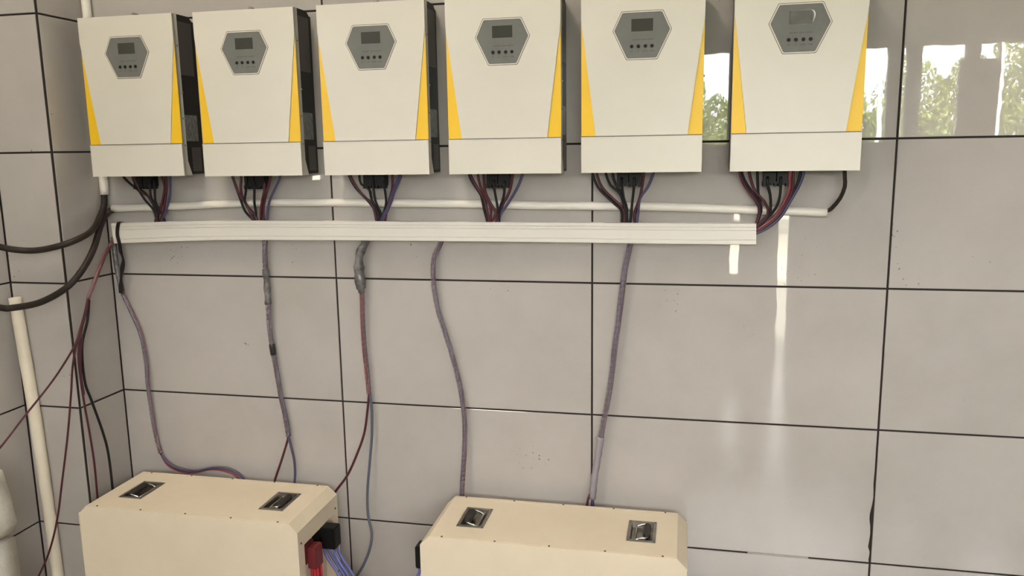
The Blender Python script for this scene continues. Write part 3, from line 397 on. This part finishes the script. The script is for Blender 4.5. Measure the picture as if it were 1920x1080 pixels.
for i, (x, top) in enumerate(((3.78, 1.3), (4.035, 2.2), (5.35, 2.2))):
    bm = cyl(bmesh.new(), (0, 0, 0), (0, 0, 1), .028, top + 1.7, 12)
    cyl(bm, (0, 0, 0), (0, 0, 1), .08, .02, 12)
    o = obj('outdoor_pole', bm, 'pole'); o.location = (x, -10.5, -1.7)
    tag(o, ('white pole outdoors mirrored as a thin streak just right of the rightmost inverter', 'white pole outdoors mirrored as a thin streak along the upright tile joint at right',
            'white pole outdoors mirrored as a thin streak near the right edge of the picture')[i], 'pole', 'poles mirrored in the wall tiles')

# ------------------------------------------------------------------ inverters
FRONT = -.111
def rounded(pts, r, n=5):
    out = []; k = len(pts)
    for i in range(k):
        p = Vector(pts[i]); a = (Vector(pts[i - 1]) - p).normalized(); b = (Vector(pts[(i + 1) % k]) - p).normalized()
        half = a.angle(b) / 2; d = r / math.tan(half); A, Bq = p + a * d, p + b * d
        for j in range(n + 1):
            t = j / n; out.append(tuple((1 - t) ** 2 * A + 2 * t * (1 - t) * p + t * t * Bq))
    return out
def make_inverter():
    t = empty('inverter')
    bm = prismx(bmesh.new(), [(0, .004), (-.098, .004), (-.098, .4745), (-.024, .4745), (-.008, .462), (0, .462)], -.1572, .1572)
    obj('body', bm, 'black', t, bevel=.0012)
    for sx in (-1, 1):
        a, b = sorted((sx * .1568, sx * .1582))
        bm = B(a, b, -.084, -.016, .300, .455)
        obj('vent_grille', bm, 'vent', t)
        bm = B(a, b, -.060, -.014, .012, .085)
        obj('vent_grille', bm, 'vent', t)
    obj('rating_label', B(.157, .1585, -.086, -.022, .104, .182), 'sticker', t)['label'] = 'grey printed rating label'
    # white cover with side flanges that flare towards the bottom
    fl = [(-.0985, .4735), (-.1065, .4735), (-.1065, 0), (-.066, 0), (-.0865, .045), (-.0865, .4735)]
    bm = bmesh.new()
    for s0, s1 in ((-.1590, -.1574), (.1574, .1590)):
        prismx(bm, [(-.1065, .4735), (-.1065, 0), (-.068, 0), (-.0865, .045), (-.0865, .4735)], s0, s1)
    box(bm, -.159, .159, -.1065, -.098, 0, .4735)
    obj('cover', bm, 'white', t)
    up = [(-.159, .4735), (-.159, .400), (-.1205, .0975), (.1205, .0975), (.159, .400), (.159, .4735)]
    obj('front_panel', prism(bmesh.new(), up, -.1066, FRONT), 'white', t, bevel=.0012)
    for s in (-1, 1):
        pts = [(s * .1588, .398), (s * .1588, .0978), (s * .1212, .0978)]
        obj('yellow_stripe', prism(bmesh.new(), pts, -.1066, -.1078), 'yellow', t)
    obj('seam_strip', B(-.1588, .1588, -.1066, -.1072, .0956, .0976), 'seam_shade', t)  # dark strip stands in for the shade inside the cover seam
    obj('lower_cover', B(-.159, .159, -.1066, FRONT, .0, .0955), 'white', t, bevel=.0008)
    for z in (.383, .171, .091):
        obj('screw', cyl(bmesh.new(), (.159, -.094, z), (1, 0, 0), .0022, .0008, 10), 'screw', t)
        obj('screw', cyl(bmesh.new(), (-.159, -.094, z), (-1, 0, 0), .0022, .0008, 10), 'screw', t)
    obj('screw', cyl(bmesh.new(), (.159, -.0885, .2475), (1, 0, 0), .0035, .003, 12, .002), 'chrome', t)
    # lug on top by which it hangs
    bm = B(-.012, .012, -.060, -.050, .4735, .482)
    bm2 = bmesh.new(); cyl(bm, (0, -.065, .4835), (0, 1, 0), .006, .018, 12)
    bm2.free(); obj('hanging_lug', bm, 'steel', t)
    # terminal plugs underneath
    bm = B(-.068, -.0365, -.046, -.014, -.034, .012); box(bm, -.0335, -.002, -.046, -.014, -.034, .012)
    for k in range(7):
        x = -.066 + .0098 * k
        box(bm, x - .0032, x + .0032, -.048, -.016, -.042 if k % 3 != 2 else -.039, -.030)
    obj('terminal_plug', bm, 'blackplastic', t)
    # hexagonal display
    hx = [(-.0765, .366), (-.0405, .2915), (.0405, .2915), (.0765, .366), (.0535, .4150), (-.0535, .4150)]
    c = Vector((0, .355))
    def hexa(off):
        P = []
        k = len(hx)
        for i in range(k):
            p0, p1, p2 = Vector(hx[i - 1]), Vector(hx[i]), Vector(hx[(i + 1) % k])
            n1 = Vector((-(p1 - p0).y, (p1 - p0).x)).normalized(); n2 = Vector((-(p2 - p1).y, (p2 - p1).x)).normalized()
            nb = (n1 + n2).normalized(); q = p1 + nb * (off / max(.2, nb.dot(n1)))
            P.append((q.x, q.y))
        return rounded(P, .006)
    obj('display_outline', prism(bmesh.new(), hexa(0), FRONT + .0002, FRONT - .0004), 'outline', t)
    obj('display_rim', prism(bmesh.new(), hexa(.0016), FRONT + .0002, FRONT - .0012), 'white', t)
    dp = obj('display_panel', prism(bmesh.new(), hexa(.0050), FRONT + .0002, FRONT - .0014), 'panelgrey', t)
    dp['label'] = 'grey hexagonal display panel'
    obj('inner_outline', prism(bmesh.new(), hexa(.0042), FRONT + .0002, FRONT - .0013), 'outline', t)
    F = FRONT - .0014
    bm = B(-.0275, .0282, F - .0006, F + .0004, .3632, .3945)
    obj('screen', bm, 'lcd', dp)
    for x in (-.0262, -.0092, .0090, .0260):
        obj('button', cyl(bmesh.new(), (x, F, .3258), (0, -1, 0), .0047, .0014, 18, .0042), 'blackplastic', dp)
        o = obj('button_ring', cyl(bmesh.new(), (x, F + .0001, .3258), (0, -1, 0), .0057, .0002, 18), M['panelgrey'], dp)
    for s, x, z, sz in (('BATTERY', -.0150, .3420, .0046), ('MODE', .0040, .3420, .0046), ('OUTPUT', .0215, .3420, .0046),
                        ('o', -.0165, .3362, .004), ('o', .0005, .3362, .004), ('o', .0190, .3362, .004),
                        ('ESC', -.0262, .3130, .0040), ('UP', -.0092, .3130, .0040), ('DOWN', .0090, .3130, .0040), ('ENTER', .0262, .3130, .0040),
                        ('<', -.0262, .3172, .0036), ('^', -.0092, .3165, .0036), ('v', .0090, .3172, .0036), ('+', .0262, .3172, .0036)):
        me = text_mesh(s, sz); me.materials.append(M['print'])
        o = link('lettering', me, dp); o.location = (x, F - .0002, z)
    return t
inv0 = make_inverter()
IX = [-.5838, -.1965, .1925, .5690, .9415, 1.3320]
IZ = [-.0765, -.0785, -.0787, -.0792, -.0788, -.0787]
IL = ['white inverter with yellow side stripes, leftmost of six, hanging beside the tiled column',
      'white inverter with yellow side stripes, second from the left in the row of six',
      'white inverter with yellow side stripes, third from the left, beside a bright patch mirrored in the tiles',
      'white inverter with yellow side stripes, fourth from the left in the row of six',
      'white inverter with yellow side stripes, fifth from the left in the row of six',
      'white inverter with yellow stripes, rightmost of six, with film peeling off its screen']
invs = []
for i in range(6):
    o = inv0 if i == 0 else copy_tree(inv0)
    o.location = (IX[i], -.0005, IZ[i]); tag(o, IL[i], 'inverter', 'row of wall inverters'); invs.append(o)
# the last one: protective film lifting off its screen
bm = bmesh.new(); rows = []
for j in range(7):
    rows.append([])
    for i in range(15):
        u, v = i / 14, j / 6
        lift = .0012 + .0007 * math.sin(u * 9 + v * 4) + .011 * max(0, u - .62) ** 1.2 * (.6 + .6 * v)
        rows[-1].append(bm.verts.new((-.0285 + .059 * u, -.1128 - lift, .3625 + .0335 * v + .004 * u * u * v)))
for a, b in zip(rows, rows[1:]):
    for i in range(14): bm.faces.new((a[i], a[i + 1], b[i + 1], b[i]))
bmesh.ops.solidify(bm, geom=bm.faces[:], thickness=.0002)
fo = obj('protective_film', bm, 'film', invs[5], True); fo['label'] = 'clear protective film peeling off the screen'
P = [(.024, -.1165, .3955), (.0290, -.118, .3935), (.0325, -.1185, .387), (.0325, -.1180, .378), (.0290, -.117, .3665)]
C = spline(P, .002); bm = bmesh.new(); prev = None
for i, c in enumerate(C):
    h = .0016 * math.sin(math.pi * (.12 + .8 * i / (len(C) - 1)))
    q = [bm.verts.new(c + Vector(v)) for v in ((-h, -.0004, 0), (h, .0006, 0), (h, .0010, 0), (-h, .0000, 0))]
    if prev:
        for j in range(4): bm.faces.new((prev[j], prev[(j + 1) % 4], q[(j + 1) % 4], q[j]))
    prev = q
obj('film_curl_glint', bm, 'film_glint', fo, True)  # opaque white strip stands in for the glint along the curled film edge

# ------------------------------------------------------------------ wires fanning down from each inverter
FL = ['fan of black, maroon and blue wires under the leftmost inverter', 'fan of wires under the second inverter from the left',
      'fan of wires under the third inverter from the left', 'fan of wires under the fourth inverter from the left',
      'fan of wires under the fifth inverter from the left', 'thick fan of wires under the rightmost inverter, sweeping into the open end of the trunking']
for k in range(1, 7):
    p0 = FAN[k][0][1][0]; root = tag(empty('wire_fan', p0), FL[k - 1], 'wires', 'wire fans below the inverters')
    for c, pts in FAN[k]:
        q = [Vector(p) - Vector(p0) for p in pts]
        wire(q, .0040 if c != 'black' else .0037, 'w_' + c, root)

# ------------------------------------------------------------------ conduits, trunking, cables on the wall
def thing_tube(name, pts, r, m, label, cat, group=None, n=12, step=.012, part='sheath'):
    root = Vector(pts[0]); o = obj(name, tube(bmesh.new(), spline([Vector(p) - root for p in pts], step), r, n), m, None, True)
    o.location = root; return tag(o, label, cat, group)
def thing_pipe(name, pts, r, m, label, cat):
    root = Vector(pts[0]); o = obj(name, hollow_tube(bmesh.new(), spline([Vector(p) - root for p in pts], .02), r, r * .86), m, None, True)
    for p in o.data.polygons:
        if abs(p.normal.x) > .98 and abs(p.center.y) < 1: pass
    o.location = root; return tag(o, label, cat)
thing_pipe('conduit', PATH['pipe'], .0122, 'pvc_pipe', 'long white conduit pipe running under the six inverters', 'pipe')
thing_pipe('corner_conduit', [(-.790, -.0165, 2.7), (-.7835, -.0165, .41), (-.7835, -.0165, .1), (-.7850, -.0165, -.137)], .0138, 'pvc_pipe', 'short white conduit behind the leftmost inverter, upright in the corner', 'pipe')
thing_tube('power_cable', PATH['cable_a'], .0095, 'rubber', 'thick black cable from the upright corner conduit, upper of two loops at left', 'cable', n=14)
thing_tube('power_cable', PATH['cable_b'], .0100, 'rubber', 'thick black cable from the long conduit, lower of two loops at left', 'cable', n=14)
thing_tube('short_cable', PATH['cable_end'], .0052, 'rubber', 'black cable curling from the rightmost inverter into the right conduit end', 'cable', n=12)
lp = [(-.9765, -.2235, -.4438), (-.9532, -.2235, -.8628), (-.9402, -.2235, -1.3775), (-.936, -.2235, -1.598)]
thing_pipe('leaning_pipe', lp, .0180, 'pvc_old', 'cream plastic pipe leaning in the left corner under the black cables', 'pipe')

# trunking: base channel and clipped lid, following the slight bow of the run
root = empty('cable_trunking', (.25, 0, -.25)); tag(root, 'long white plastic cable trunking across the wall beneath the conduit', 'trunking')
top = spline(PATH['trunk_top'], .05); bot = spline(PATH['trunk_bot'], .05); n = min(len(top), len(bot))
def lerp_path(P, k): 
    f = k / (n - 1) * (len(P) - 1); i = min(int(f), len(P) - 2); return P[i].lerp(P[i + 1], f - i)
def sweep(profile):
    bm = bmesh.new(); rings = []
    for k in range(n):
        a, b = lerp_path(top, k), lerp_path(bot, k); ring = []
        for y, t in profile:
            ring.append(bm.verts.new((a.x * t + b.x * (1 - t) - .25, y, b.z * (1 - t) + a.z * t + .25)))
        rings.append(ring)
    m = len(profile)
    for a, b in zip(rings, rings[1:]):
        for j in range(m): bm.faces.new((a[j], a[(j + 1) % m], b[(j + 1) % m], b[j]))
    return bm, rings
bm, rings = sweep([(-.0005, .03), (-.0362, .03), (-.0362, .055), (-.003, .055), (-.003, .945), (-.0362, .945), (-.0362, .97), (-.0005, .97)])
for e in (rings[0], rings[-1]): bm.faces.new(e)
obj('trunking_base', bm, 'pvc', root)
bm, rings = sweep([(-.030, 0), (-.0385, 0), (-.0405, .03), (-.0405, .20), (-.0390, .21), (-.0390, .23), (-.0405, .24), (-.0405, .66), (-.0390, .67), (-.0390, .69), (-.0405, .70),
                   (-.0405, .80), (-.0390, .81), (-.0390, .83), (-.0405, .84), (-.0405, .97), (-.0385, 1), (-.030, 1), (-.030, .972), (-.0372, .972), (-.0372, .028), (-.030, .028)])
for e in (rings[0], rings[-1]): bm.faces.new(e)
obj('trunking_lid', bm, 'pvc', root)

def strip(pts, wid, th, up=Vector((1, 0, 0))):
    C = spline(pts, .006); bm = bmesh.new(); prev = None; T, _ = frames(C)
    for i, c in enumerate(C):
        t = T[i]; s = up - t * up.dot(t); s.normalize(); nn = t.cross(s); w2 = (wid(i / (len(C) - 1)) if callable(wid) else wid) / 2
        q = [bm.verts.new(c + s * a * w2 + nn * b * th / 2) for a, b in ((-1, -1), (1, -1), (1, 1), (-1, 1))]
        if prev:
            for j in range(4): bm.faces.new((prev[j], prev[(j + 1) % 4], q[(j + 1) % 4], q[j]))
        else: bm.faces.new(q)
        prev = q
    bm.faces.new(prev); return bm
r0 = Vector(PATH['strap'][0])
o = obj('tape_strap', strip([Vector(p) - r0 for p in PATH['strap']], lambda t: .013 if t < .45 else .0125 + .004 * math.sin(t * 22), .0007), 'strap'); o.location = r0
tag(o, 'black tape strap hanging over the left end of the white trunking', 'tape')

# ------------------------------------------------------------------ wrapped cable drops below the trunking
def local(key, r0): return [Vector(p) - r0 for p in PATH[key]]
def wrap(root, C, r, m='wrap', pitch=.017):
    obj('spiral_wrap', tube(bmesh.new(), C, r, 12), m, root, True)
    obj('wrap_gap', spiral(bmesh.new(), C, r + .0001, pitch, .0020, .0004), 'w_dark', root, True)
def twin(parent, pts, r, c1, c2, tw=1.2, name='wire', ph=0.0):
    C = spline(pts, .008)
    for c, p in ((c1, ph), (c2, ph + math.pi)): obj(name, tube(bmesh.new(), offset_path(C, r, tw, p), r, 8), c, parent, True)
    return C
# 1 leftmost
r0 = Vector(PATH['c1'][0]); root = tag(empty('cable_drop', r0), 'purple-grey wrapped cable from the left trunking end curling behind the left battery box', 'cable', 'wrapped cable drops')
C = twin(root, local('c1', r0), .0032, 'w_red', 'w_grey', .5, ph=2.6)
wrap(root, C, .0068, 'wrap', .016)
k = max(2, len(C) // 4); obj('sleeve', tube(bmesh.new(), C[:k], .0085, 12), 'greytape', root, True)['label'] = 'grey clear sleeve'
wire(local('c1r', r0), .0036, 'w_red', root); wire(local('c1b', r0), .0036, 'w_blue', root)
# 2
r0 = Vector(PATH['c2'][0]); root = tag(empty('cable_drop', r0), 'grey spiral-wrapped cable under the second inverter, splitting red and blue behind the left box', 'cable', 'wrapped cable drops')
C = twin(root, local('c2', r0), .0038, 'w_grey', 'w_maroon', .7, ph=.6)
wrap(root, C, .0080, 'wrap', .017)
a, b = int(len(C) * .17), int(len(C) * .36)
obj('tape_binding', tube(bmesh.new(), C[a:b], lambda t: .0100 + .0012 * math.sin(t * 14), 12), 'greytape', root, True)['label'] = 'dark grey tape binding'
a, b = int(len(C) * .54), int(len(C) * .60)
obj('tape_binding', tube(bmesh.new(), C[a:b], .0100, 12), 'strap', root, True)['label'] = 'black tape binding'
wire(local('c2r', r0), .0040, 'w_maroon', root); wire(local('c2b', r0), .0040, 'w_blue', root)
# 3
r0 = Vector(PATH['c3top'][0]); root = tag(empty('cable_drop', r0), 'cable with thick grey taped head, parting into red and blue wires by the left box', 'cable', 'wrapped cable drops')
C = spline(local('c3top', r0), .006)
obj('tape_binding', tube(bmesh.new(), C, lambda t: (.0125 + .0014 * math.sin(t * 26) + (.0035 if .55 < t < .93 else 0)) * (1 if t < .93 else .75), 14), 'greytape', root, True)['label'] = 'thick grey film tape'
C = twin(root, local('c3', r0), .0036, 'w_red', 'w_grey', .25, ph=0.0)
wrap(root, C, .0074, 'sleeve', .018)
wire(local('c3r', r0), .0040, 'w_maroon', root); wire(local('c3b', r0), .0044, 'w_grey', root)
# 4
r0 = Vector(PATH['c4'][0]); root = tag(empty('cable_drop', r0), 'red and purple spiral-wrapped cable bowing down to the left rear of the right box', 'cable', 'wrapped cable drops')
C = twin(root, local('c4', r0), .0036, 'w_red', 'w_blue', .45, ph=1.2)
wrap(root, C, .0076, 'wrap', .016)
# 5
r0 = Vector(PATH['c5'][0]); root = tag(empty('cable_drop', r0), 'purple spiral-wrapped cable under the fifth inverter, down behind the middle of the right box', 'cable', 'wrapped cable drops')
C = twin(root, local('c5', r0), .0040, 'w_blue', 'w_maroon', .6, ph=.3)
wrap(root, C, .0084, 'wrap', .017)
a = int(len(C) * .76)
obj('film_wrap', tube(bmesh.new(), C[a:], lambda t: .0104 + .0007 * math.sin(t * 31) + .0005 * math.sin(t * 53), 14), 'whitewrap', root, True)['label'] = 'milky film wound round the lower end'
wire(local('c5r', r0), .0038, 'w_maroon', root); wire(local('c5b', r0), .0046, 'w_blue', root)
# loose bundle at the left
r0 = Vector(PATH['b_tube'][0]); root = tag(empty('loose_wires', r0), 'bundle of loose red and black wires hanging from a pink sleeve by the column', 'wires')
C = twin(root, local('b_tube', r0), .0030, 'w_red', 'w_maroon', 1.0)
obj('pink_sleeve', tube(bmesh.new(), C, .0066, 12), 'sleeve', root, True)['label'] = 'pinkish clear sleeve'
for key, c, r in (('bw0', 'w_maroon', .0031), ('bw1', 'w_maroon', .0031), ('bw2', 'w_maroon', .0034), ('bw3', 'w_black', .0040), ('bw4', 'w_maroon', .0028)):
    wire(local(key, r0), r, c, root)

# ------------------------------------------------------------------ battery boxes
BL, BD, BH, CH = .722, .270, .54, .026
HX = .2385
def make_battery(conn_side):
    t = empty('battery_box'); hx, hy = BL / 2, BD / 2
    bm = bmesh.new()
    def quad(*p): bm.faces.new([bm.verts.new(q) for q in p])
    hw, hd = .031, .053
    xs = [-hx + CH, -HX - hw, -HX + hw, HX - hw, HX + hw, hx - CH]; ys = [-hy, -hd, hd, hy]
    for i in range(5):
        for j in range(3):
            if i in (1, 3) and j == 1: continue
            quad((xs[i], ys[j], 0), (xs[i + 1], ys[j], 0), (xs[i + 1], ys[j + 1], 0), (xs[i], ys[j + 1], 0))
    for y in (-hy, hy):
        quad((-hx, y, -BH), (hx, y, -BH), (hx, y, -CH), (hx - CH, y, 0), (-hx + CH, y, 0), (-hx, y, -CH))
    for s in (-1, 1):
        quad((s * (hx - CH), -hy, 0), (s * (hx - CH), hy, 0), (s * hx, hy, -CH), (s * hx, -hy, -CH))
    quad((-hx, -hy, -BH), (hx, -hy, -BH), (hx, hy, -BH), (-hx, hy, -BH))
    oy, z0, z1, dp = .098, -.36, -.078, .030
    for s in (-1, 1):
        x = s * hx
        if s != conn_side: quad((x, -hy, -BH), (x, hy, -BH), (x, hy, -CH), (x, -hy, -CH)); continue
        quad((x, -hy, -BH), (x, -oy, -BH), (x, -oy, -CH), (x, -hy, -CH)); quad((x, oy, -BH), (x, hy, -BH), (x, hy, -CH), (x, oy, -CH))
        quad((x, -oy, z1), (x, oy, z1), (x, oy, -CH), (x, -oy, -CH)); quad((x, -oy, -BH), (x, oy, -BH), (x, oy, z0), (x, -oy, z0))
        xi = x - s * dp
        quad((x, -oy, z1), (x, oy, z1), (xi, oy, z1), (xi, -oy, z1)); quad((x, -oy, z0), (x, oy, z0), (xi, oy, z0), (xi, -oy, z0))
        quad((x, -oy, z0), (x, -oy, z1), (xi, -oy, z1), (xi, -oy, z0)); quad((x, oy, z0), (x, oy, z1), (xi, oy, z1), (xi, oy, z0))
        quad((xi, -oy, z0), (xi, oy, z0), (xi, oy, z1), (xi, -oy, z1))
    bmesh.ops.remove_doubles(bm, verts=bm.verts[:], dist=1e-5)
    obj('case', bm, 'cream', t, bevel=.0022)
    # lid seams along both long edges with their screws
    for sy in (-1, 1):
        y = sy * (hy - .010)
        obj('lid_edge', B(-hx + CH + .002, hx - CH - .002, min(y - .0045, y + .0045), max(y - .0045, y + .0045), -.0005, .0007), 'cream', t, bevel=.0003, seg=1)
        for k in range(5):
            obj('screw', cyl(bmesh.new(), ((k - 2) * .1495, sy * (hy - .006), -.0005), (0, 0, 1), .0036, .0022, 12, .0026), 'screw', t)
    for z in (-.066, -.28):
        for sy in (-1, 1): obj('screw', cyl(bmesh.new(), (conn_side * hx, sy * (hy - .018), z), (conn_side, 0, 0), .0036, .002, 12, .0026), 'screw', t)
    # folding handles sunk in the lid
    for s in (-1, 1):
        bm = bmesh.new(); W, D = .0390, .0615; w, d, dz = .0300, .0520, -.014
        def q(*p): bm.faces.new([bm.verts.new(Vector(v) + Vector((s * HX, 0, 0))) for v in p])
        zt = .0016
        for a, b, c, e in ((-W, W, -D, -d), (-W, W, d, D), (-W, -w, -d, d), (w, W, -d, d)):
            q((a, c, zt), (b, c, zt), (b, e, zt), (a, e, zt))
        for (a, c), (b, e) in (((-W, -D), (W, -D)), ((W, -D), (W, D)), ((W, D), (-W, D)), ((-W, D), (-W, -D))): q((a, c, 0), (b, e, 0), (b, e, zt), (a, c, zt))
        for (a, c), (b, e) in (((-w, -d), (w, -d)), ((w, -d), (w, d)), ((w, d), (-w, d)), ((-w, d), (-w, -d))): q((a, c, zt), (b, e, zt), (b * .93, e * .95, dz), (a * .93, c * .95, dz))
        q((-w * .93, -d * .95, dz), (w * .93, -d * .95, dz), (w * .93, d * .95, dz), (-w * .93, d * .95, dz))
        bmesh.ops.remove_doubles(bm, verts=bm.verts[:], dist=1e-5)
        pl = obj('handle_plate', bm, 'steel', t)
        for a in (-1, 1):
            for c in (-1, 1): obj('rivet', cyl(bmesh.new(), (s * HX + a * .0345, c * .0565, .0015), (0, 0, 1), .0026, .0012, 10, .0018), 'screw', pl)
        gx = s * (HX + .014); hx2 = s * (HX - .017)
        P = [(hx2, -.040, -.006), (hx2 + s * .012, -.0415, -.001), (gx - s * .007, -.0415, .002), (gx, -.037, .002), (gx, 0, .002), (gx, .037, .002), (gx - s * .007, .0415, .002), (hx2 + s * .012, .0415, -.001), (hx2, .040, -.006)]
        obj('bail', tube(bmesh.new(), spline(P, .004), .0030, 8), 'chrome', pl, True)
        obj('grip', tube(bmesh.new(), spline([(gx, -.036, .002), (gx, -.015, .0023), (gx, .015, .0023), (gx, .036, .002)], .004), lambda u: .0105 if .06 < u < .94 else .0075, 14), 'grip', pl, True)
        bm = cyl(bmesh.new(), (hx2, -.048, -.007), (0, 1, 0), .0035, .096, 10)
        obj('hinge_pin', bm, 'steel', pl, True)
    # battery terminals in the end recess, with their leads
    s = conn_side; X = s * hx
    def plug(name, yc, zc, m, wm, leads, nx, ny, reach, out):
        a, b = sorted((X - s * .030, X - s * .004)); bm = B(a, b, yc - .026, yc + .026, zc - .026, zc + .034)
        a, b = sorted((X - s * .004, X + s * reach)); box(bm, a, b, yc - .022, yc + .022, zc - .040, zc + .028)
        pg = obj(name, bm, m, t, bevel=.003)
        for i in range(leads):
            u = (i % nx) / max(1, nx - 1) - .5; v = (i // nx) / max(1, ny - 1) - .5 if ny > 1 else 0
            x, y = X + s * (reach * .45 + u * reach * .7), yc + v * .022
            Q = [(x, y, zc - .030), (x + s * .001, y, zc - .055), (x + s * out * .25, y - s * .004, zc - .085), (x + s * out * .62, y - s * .01, zc - .12), (x + s * out * 1.25, y - s * .02, zc - .20), (x + s * out * 1.5, y - s * .03, zc - .30), (x + s * out * 1.45, y - s * .03, zc - .40)]
            wire(Q, .0044, wm, pg)
    plug('black_connector', s * .030, -.108, 'blackplastic', 'w_bright_blue', 4, 2, 2, .046, .075)
    plug('red_connector', s * -.056, -.128, 'red_plug', 'w_bright_red', 6, 3, 2, .026, .012)
    return t
b1 = make_battery(1); b1.location = (-.3665, -.203, -1.06)
tag(b1, 'cream battery box standing at left, red and black connectors at its right end', 'battery box', 'battery boxes')
b2 = make_battery(-1); b2.location = (.7235, -.203, -1.06)
tag(b2, 'cream battery box standing at right, below the fourth and fifth inverters', 'battery box', 'battery boxes')

# ------------------------------------------------------------------ foam-wrapped blocks at the lower left
def foam(x0, x1, y0, y1, z0, z1, taper, seed):
    rr = random.Random(seed); bm = B(x0, x1, y0, y1, z0, z1)
    bmesh.ops.bevel(bm, geom=bm.edges[:], offset=.007, segments=2, affect='EDGES')
    bmesh.ops.subdivide_edges(bm, edges=[e for e in bm.edges if e.calc_length() > .05], cuts=4, use_grid_fill=True)
    for v in bm.verts:
        k = (z1 - v.co.z) / (z1 - z0)
        if v.co.x > (x0 + x1) / 2: v.co.x += taper(k)
        v.co += Vector((rr.uniform(-1, 1), rr.uniform(-1, 1), rr.uniform(-1, 1))) * .0022
    return bm
o = obj('foam_block', foam(-.045, .040, -.17, .10, 0, .215, lambda k: .030 * min(k / .75, 1) - (.035 * (k - .85) / .15 if k > .85 else 0), 3), 'foam', None, True)
o.location = (-.955, -.50, -1.140); tag(o, 'white foam-wrapped block at the lower left, upper of two', 'foam block', 'foam blocks')
o = obj('foam_block', foam(-.045, .052, -.17, .10, 0, .459, lambda k: .012 * k, 5), 'foam', None, True)
o.location = (-.955, -.50, -1.6); tag(o, 'white foam-wrapped block at the lower left, lower of two', 'foam block', 'foam blocks')
